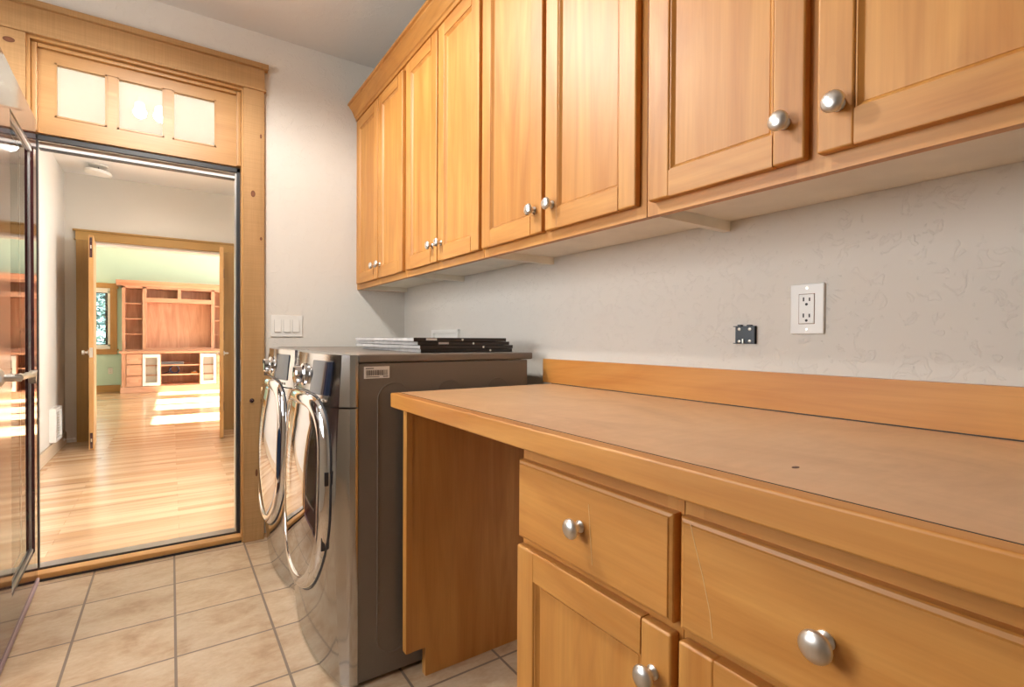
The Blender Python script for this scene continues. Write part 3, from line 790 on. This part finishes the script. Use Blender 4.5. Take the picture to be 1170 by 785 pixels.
# laundry hookup box
lb = thing('laundry_outlet_box', 'white plastic plumbing box on the wall behind the stacked boards', 'outlet box', (XW, 2.411, 1.045))
bm = bmesh.new()
for d in ((-.016, 0, -.154, .154, .060, .079), (-.016, 0, -.154, .154, -.079, -.060), (-.016, 0, -.154, -.130, -.060, .060), (-.016, 0, .130, .154, -.060, .060)): box(bm, *d)
obj('flange', bm, 'white_plastic', lb)
bx('recess', (-.004, -.001, -.131, .131, -.061, .061), 'white_plastic', lb)
for y in (-.06, .06):
    bm = bmesh.new(); lathe(bm, [(.012, 0), (.012, .02), (.008, .022), (.008, .034), (0, .035)], (-.004, y, -.02), (-1, 0, 0), 14); obj('valve', bm, 'nickel', lb)
# triple light switch
sw = thing('light_switch', 'white triple rocker light switch on the wall beside the doorway', 'light switch', (.527, YB, 1.141))
bm = bmesh.new(); box(bm, -.082, .082, -.0065, 0, -.0595, .0595, .003, 3); obj('cover_plate', bm, 'white_plastic', sw)
for xx in (-.046, 0, .046):
    bm = bmesh.new(); prism(bm, [(-.0065, -.033), (-.0125, -.033), (-.0085, .033), (-.0065, .033)], 0, xx-.0165, xx+.0165)
    obj('rocker', bm, 'white_plastic', sw)
    bx('shadow_gap', [(xx-.0178, xx-.0166, -.0068, -.006, -.0345, .0345), (xx+.0166, xx+.0178, -.0068, -.006, -.0345, .0345), (xx-.0178, xx+.0178, -.0068, -.006, -.0345, -.0332)], 'sill_metal', sw)
for xx in (-.046, 0, .046):
    for zz in (-.048, .048):
        bm = bmesh.new(); lathe(bm, [(.0028, 0), (.0026, .001), (0, .0012)], (xx, -.0065, zz), (0, -1, 0), 10); obj('screw', bm, 'white_plastic', sw)
# laundry ceiling light with two bulbs (seen as reflections)
cl = thing('ceiling_light', 'round two-bulb ceiling light in the middle of the laundry', 'ceiling light', (-.115, 1.88, CE))
bm = bmesh.new(); lathe(bm, [(.17, 0), (.17, -.012), (.16, -.022), (0, -.024)], (0, 0, 0), (0, 0, 1), 40); obj('canopy', bm, 'white_plastic', cl)
for sx in (-.055, .055):
    bm = bmesh.new(); lathe(bm, [(.013, -.0555), (.022, -.060), (.029, -.074), (.031, -.086), (.029, -.098), (.020, -.110), (0, -.117)], (sx, 0, 0), (0, 0, 1), 20); obj('bulb', bm, 'bulb', cl)
    bm = bmesh.new(); lathe(bm, [(.016, -.0235), (.016, -.050), (.014, -.055), (0, -.0553)], (sx, 0, 0), (0, 0, 1), 18); obj('socket', bm, 'white_plastic', cl)
    light('lamp_light', 'SPOT', (sx, 0, -.125), CEIL_LAMP_W, (1.0, 0.97, 0.92), (0, 0, -1), cl, spot_size=R(172), spot_blend=.35, shadow_soft_size=.035)

# ------------------------------------------------------------------ hall things
sd = thing('smoke_detector', 'white round detector hanging by its wire from the hall ceiling', 'smoke detector', (-.568, 6.165, CE))
bm = bmesh.new(); lathe(bm, [(.075, 0), (.072, -.014), (.04, -.018), (0, -.018)], (0, 0, 0), (0, 0, 1), 24); obj('mount', bm, 'hall_wall', sd)
bm = bmesh.new(); tube(bm, [(0, 0, -.018), (.004, 0, -.036), (-.002, 0, -.054)], .004, 6); obj('wire', bm, 'ink', sd)
bm = bmesh.new(); lathe(bm, [(.04, 0), (.098, -.006), (.108, -.018), (.10, -.032), (.06, -.038), (0, -.039)], (0, 0, -.05), (.10, 0, 1), 28); obj('disc', bm, 'white_plastic', sd)
rl = thing('recessed_light', 'round white recessed light in the hall ceiling', 'ceiling light', (-.104, 5.84, CE))
bm = bmesh.new(); lathe(bm, [(.095, 0), (.092, -.007), (.07, -.009), (.066, -.002), (0, -.002)], (0, 0, 0), (0, 0, 1), 28); obj('trim_ring', bm, 'white_plastic', rl)
light('lamp_light', 'SPOT', (0, 0, -.03), HALL_LAMP_W, (1.0, 0.95, 0.87), (0, 0, -1), rl, spot_size=R(160), spot_blend=.6, shadow_soft_size=.06)
# wall heater grille
wh = thing('wall_heater', 'white boxed heater grille low on the left hall wall', 'wall heater', (HX0, 5.97, .155))
bm = bmesh.new()
for d in ((0, .045, -.15, .15, 0, .03), (0, .045, -.15, .15, .26, .29), (0, .045, -.15, -.11, .03, .26), (0, .045, .11, .15, .03, .26)): box(bm, *d)
obj('housing', bm, 'white_plastic', wh)
bm = bmesh.new()
for k in range(9): box(bm, .012, .030, -.11, .11, .04+.024*k, .052+.024*k)
obj('louvers', bm, 'hall_wall', wh)
for nm, lab, loc, dr in (('door_stop', 'thin door stop with white tip on the left hall baseboard', (HX0+.016, 6.42, .085), (1, 0, 0)),
                     ('door_stop', 'thin door stop with white tip right of the double doorway', (.665, HY-.016, .075), (0, -1, 0))):
    s_ = thing(nm, lab, 'door stop', loc, group='white-tipped door stops in the hall')
    bm = bmesh.new(); lathe(bm, [(.014, 0), (.014, .004), (.0045, .006), (.0045, .07)], (0, 0, 0), dr, 12); obj('rod', bm, 'nickel', s_)
    bm = bmesh.new(); lathe(bm, [(.009, .068), (.010, .075), (.010, .085), (0, .088)], (0, 0, 0), dr, 12); obj('tip', bm, 'white_plastic', s_)

# ------------------------------------------------------------------ living room things
# measured at Y = 12, rescaled to each front plane
YLo, YUp = 11.66, 11.86
def lx(x): return x*YLo/12
def lz(z): return CAMH+(z-CAMH)*YLo/12
def ux(x): return x*YUp/12
def uz(z): return CAMH+(z-CAMH)*YUp/12
YK = LY1-.002
hu = thing('media_cabinet', 'pinkish knotty alder media wall unit in the green room', 'media cabinet', (0, LY1, HF))
def hb(name, dims, mat, parent=None, bev=.0):
    ds = dims if isinstance(dims[0], (tuple, list)) else [dims]
    return [bx(name, (a, b, c-LY1, d-LY1, e-HF, f-HF), mat, parent or hu, bev) for a, b, c, d, e, f in ds][0]
cx = lx(.158); XA = lx(-.775); XB = 2*cx-XA
def mir(x): return 2*cx-x
zc0, zc1 = lz(.752), lz(.796)
hb('plinth', (XA-.02, XB+.02, YLo-.015, YK, HF, lz(.113)), 'alder_x', bev=.004)
hb('lower_top', (XA-.035, XB+.035, YLo-.035, YK, zc0, zc1), 'alder_x', bev=.006)
zb_ = lz(.113)
o0, o1 = lx(-.162), lx(.478)
d0, d1 = lx(-.706), lx(-.465)
g0, g1 = lx(-.452), lx(-.176)
hb('lower_body', [(XA, d1+.01, YLo+.02, YK, zb_, zc0), (mir(d1)-.01, XB, YLo+.02, YK, zb_, zc0), (d1+.01, mir(d1)-.01, YK-.03, YK, zb_, zc0), (g1, o0, YLo, YK-.03, zb_, zc0), (mir(o0), mir(g1), YLo, YK-.03, zb_, zc0), (d1+.01, mir(d1)-.01, YLo+.02, YK-.03, zb_, zb_+.02)], 'alder_z')
hb('lower_frame', [(XA, d0, YLo, YLo+.02, zb_, zc0), (d1, g0, YLo, YLo+.02, zb_, zc0), (mir(d0), XB, YLo, YLo+.02, zb_, zc0), (mir(g0), mir(d1), YLo, YLo+.02, zb_, zc0)], 'alder_z')
for z in (lz(.335), lz(.523)):
    for a, b in ((o0, mir(o0)), (d1+.01, g1), (mir(g1), mir(d1)-.01)): hb('shelf', (a, b, YLo+.03, YK-.03, z-.022, z), 'alder_x')
hz_ = (zc0-zb_)/3
for xa, xb in ((d0, d1), (mir(d1), mir(d0))):
    for k in range(3):
        bm = bmesh.new(); box(bm, xa+.004, xb-.004, YLo-.012-LY1, YLo+.02-LY1, zb_+k*hz_+.008-HF, zb_+(k+1)*hz_-.008-HF, .004)
        d = obj('drawer', bm, 'alder_x', hu)
        hb('drawer_panel', (xa+.05, xb-.05, YLo-.014, YLo-.011, zb_+k*hz_+.06, zb_+(k+1)*hz_-.06), 'alder_x', d)
def gdoor(xa, xb):
    bm = bmesh.new()
    for a, b, c, e in ((xa, xa+.045, zb_+.01, zc0-.02), (xb-.045, xb, zb_+.01, zc0-.02), (xa+.045, xb-.045, zb_+.01, zb_+.07), (xa+.045, xb-.045, zc0-.08, zc0-.02)):
        box(bm, a, b, YLo-.015-LY1, YLo+.008-LY1, c-HF, e-HF)
    f = obj('glass_door', bm, 'white_frame', hu)
    hb('pane', (xa+.045, xb-.045, YLo-.004, YLo, zb_+.07, zc0-.08), 'glass', f)
for a, b in ((d1+.012, g1-.002), (mir(g1)+.002, mir(d1)-.012)): hb('brightening_panel', (a, b, YLo+.06, YLo+.07, zb_+.02, zc0-.002), 'white_frame')  # pale panels added behind the glass to brighten the dark inside
gdoor(g0, g1); gdoor(mir(g1), mir(g0))
# upper part
U0_, U1_ = ux(-.765), 2*ux(.145)-ux(-.765)
ucx = ux(.145)
def um(x): return 2*ucx-x
zt = uz(2.0)
n0 = ux(-.392)
hb('upper_back', (U0_, U1_, YK-.02, YK, zc1, zt+.03), 'alder_z')
s0, s1 = ux(-.717), ux(-.452)
hb('upper_post', [(U0_, s0, YUp, YK-.02, zc1, zt+.03), (s1, n0, YUp, YK-.02, zc1, zt+.03), (um(n0), um(s1), YUp, YK-.02, zc1, zt+.03), (um(s0), U1_, YUp, YK-.02, zc1, zt+.03)], 'alder_z')
zm0, zm1 = uz(1.743), uz(1.826)
hb('upper_rail', [(n0, um(n0), YUp, YK-.02, zm0, zm1), (ux(.11), ux(.168), YUp, YK-.02, zm1, zt), (U0_, U1_, YUp, YK-.02, zt, zt+.05), (n0, um(n0), YUp, YUp+.03, zc1, zc1+.06), (s0, s1, YUp, YUp+.03, zc1, zc1+.03), (um(s1), um(s0), YUp, YUp+.03, zc1, zc1+.03)], 'alder_x')
for xa, xb in ((s0, s1), (um(s1), um(s0))):
    for k in range(1, 4):
        z = zc1+.03+(zt-zc1-.03)*k/4; hb('side_shelf', (xa, xb, YUp+.04, YK-.02, z-.009, z+.009), 'alder_x')
bm = bmesh.new()
pf = [(YUp-LY1, zt+.04-HF), (YUp-.02-LY1, zt+.05-HF), (YUp-.05-LY1, zt+.09-HF), (YUp-.09-LY1, zt+.115-HF), (YUp-.095-LY1, zt+.135-HF), (YK-LY1, zt+.135-HF), (YK-LY1, zt+.04-HF)]
prism(bm, pf, 0, U0_-.085, U1_+.085); obj('crown', bm, 'alder_x', hu)
# things on its shelves
mp_ = thing('media_player', 'slim grey media player on the upper open shelf of the media cabinet', 'media player', (lx(.01), YLo+.20, lz(.523)+.0005))
bx('case', (-.20, .20, -.12, .12, .004, .052), 'media_grey', mp_, .003); bx('front_strip', (-.19, .19, -.1215, -.12, .022, .034), 'dark_plastic', mp_)
for sx in (-.16, .16):
    for sy in (-.09, .09):
        bm = bmesh.new(); lathe(bm, [(.014, 0), (.014, .0045)], (sx, sy, 0), (0, 0, 1), 10); obj('foot', bm, 'dark_plastic', mp_)
cc = thing('cable_coil', 'coiled dark blue cable on the middle shelf of the media cabinet', 'cable', (lx(.06), YLo+.16, lz(.335)+.0005))
bm = bmesh.new()
pts = []
for i in range(60):
    a = i/60*2*math.pi*3; pts.append((.075*math.cos(a)*(1-.1*math.sin(a*.5)), .03*math.sin(a*.37)+.0, .085+.072*math.sin(a)))
tube(bm, pts, .0105, 8); obj('coil', bm, 'blue_cord', cc)
bm = bmesh.new(); tube(bm, [(-.06, -.02, .06), (-.12, -.04, .03), (-.19, -.06, .009), (-.22, -.07, .009)], [.012, .012, .009, .014], 8); obj('plug_end', bm, 'dark_plastic', cc)
ob = thing('small_box', 'little orange item lying right of the cable coil on the shelf', 'box', (lx(.40), YLo+.14, lz(.335)+.0005))
bm = bmesh.new(); box(bm, -.06, .05, -.03, .03, 0, .03, .008); obj('body', bm, 'orange_bits', ob)
bm = bmesh.new(); lathe(bm, [(.022, .0295), (.020, .045), (0, .047)], (0, 0, 0), (0, 0, 1), 12); obj('lid', bm, 'white_plastic', ob)
# window of the living room
w3 = thing('window_3', 'wood-cased window left of the media cabinet with trees outside', 'window', (0, LY1, 0), kind='structure')
bxs('casing', [(WX1, WX1+.105, -.025, 0, WZ0-.06, WZ1+.055), (WX0-.105, WX0, -.025, 0, WZ0-.06, WZ1+.055)], 'fir_z', w3, .003)
bxs('head_casing', [(WX0-.125, WX1+.125, -.028, 0, WZ1+.055, WZ1+.15), (WX0-.105, WX1+.105, -.025, 0, WZ0-.15, WZ0-.06)], 'fir_x', w3, .003)
bx('sill', (WX0-.13, WX1+.13, -.05, 0, WZ0-.075, WZ0-.05), 'fir_x', w3, .004)
bx('sash', [(WX1-.035, WX1, -.01, .10, WZ0, WZ1), (WX0, WX0+.035, -.01, .10, WZ0, WZ1), (WX0, WX1, -.01, .10, WZ0-.055, WZ0+.03), (WX0, WX1, -.01, .10, WZ1-.03, WZ1+.055)], 'white_frame', w3)
bx('gasket', [(WX1-.075, WX1-.034, .03, .08, WZ0+.03, WZ1-.03), (WX0, WX1, .03, .08, WZ0+.03, WZ0+.045), (WX0, WX1, .03, .08, WZ1-.045, WZ1-.03)], 'bronze', w3)
bx('pane', (WX0+.03, WX1-.06, .05, .056, WZ0+.03, WZ1-.03), 'glass', w3)
lo = thing('wall_outlet', 'small white outlet low on the green wall under the window', 'outlet', (-.953, LY1, .42))
bm = bmesh.new(); box(bm, -.036, .036, -.007, 0, -.058, .058, .003); obj('cover_plate', bm, 'white_plastic', lo)
bx('socket_slots', [(-.008, -.005, -.0078, -.0065, .012, .022), (.005, .008, -.0078, -.0065, .012, .022), (-.008, -.005, -.0078, -.0065, -.028, -.018), (.005, .008, -.0078, -.0065, -.028, -.018)], 'ink', lo)

# outside: slope and trees
struct('ground', (-14, 6, LY1+.3, 34, -.9, -.4), 'ground', 'pale dry ground outside the far window', 'ground')
def leafcrown(bm, c, r, n, rnd, size):
    for _ in range(n):
        d = Vector((rnd.gauss(0, 1), rnd.gauss(0, 1), rnd.gauss(0, 1))).normalized()*r*(rnd.random()**.4)
        p = Vector(c)+Vector((d.x, d.y, d.z*1.15)); a = Vector((rnd.gauss(0, 1), rnd.gauss(0, 1), rnd.gauss(0, .6))).normalized(); b = a.orthogonal().normalized()
        s = size*rnd.uniform(.6, 1.3)
        bm.faces.new([bm.verts.new(p+a*s), bm.verts.new(p+b*s*.5), bm.verts.new(p-a*s), bm.verts.new(p-b*s*.5)])
tr_specs = [(-2.6, 15.6, 1.35, 'leafy shrub outside close to the far window'), (-2.0, 17.6, 1.9, 'tall blue-green tree rising behind the shrub outside the far window')]
for i, (x_, y_, h_, lab) in enumerate(tr_specs):
    tt = thing('tree', lab, 'tree', (x_, y_, -.4), group='trees outside the far window')
    rr = random.Random(20+i)
    bm = bmesh.new(); tube(bm, [(0, 0, -.02), (.05, .02, h_*.5), (0, .05, h_)], [.11, .08, .04], 8); obj('trunk', bm, 'bark', tt)
    bm = bmesh.new()
    for _ in range(9):
        leafcrown(bm, (rr.uniform(-.9, .9), rr.uniform(-.5, .5), h_*.75+rr.uniform(-.6, .9)), .65, 260, rr, .10)
    obj('foliage', bm, 'leaf', tt, smooth=False)
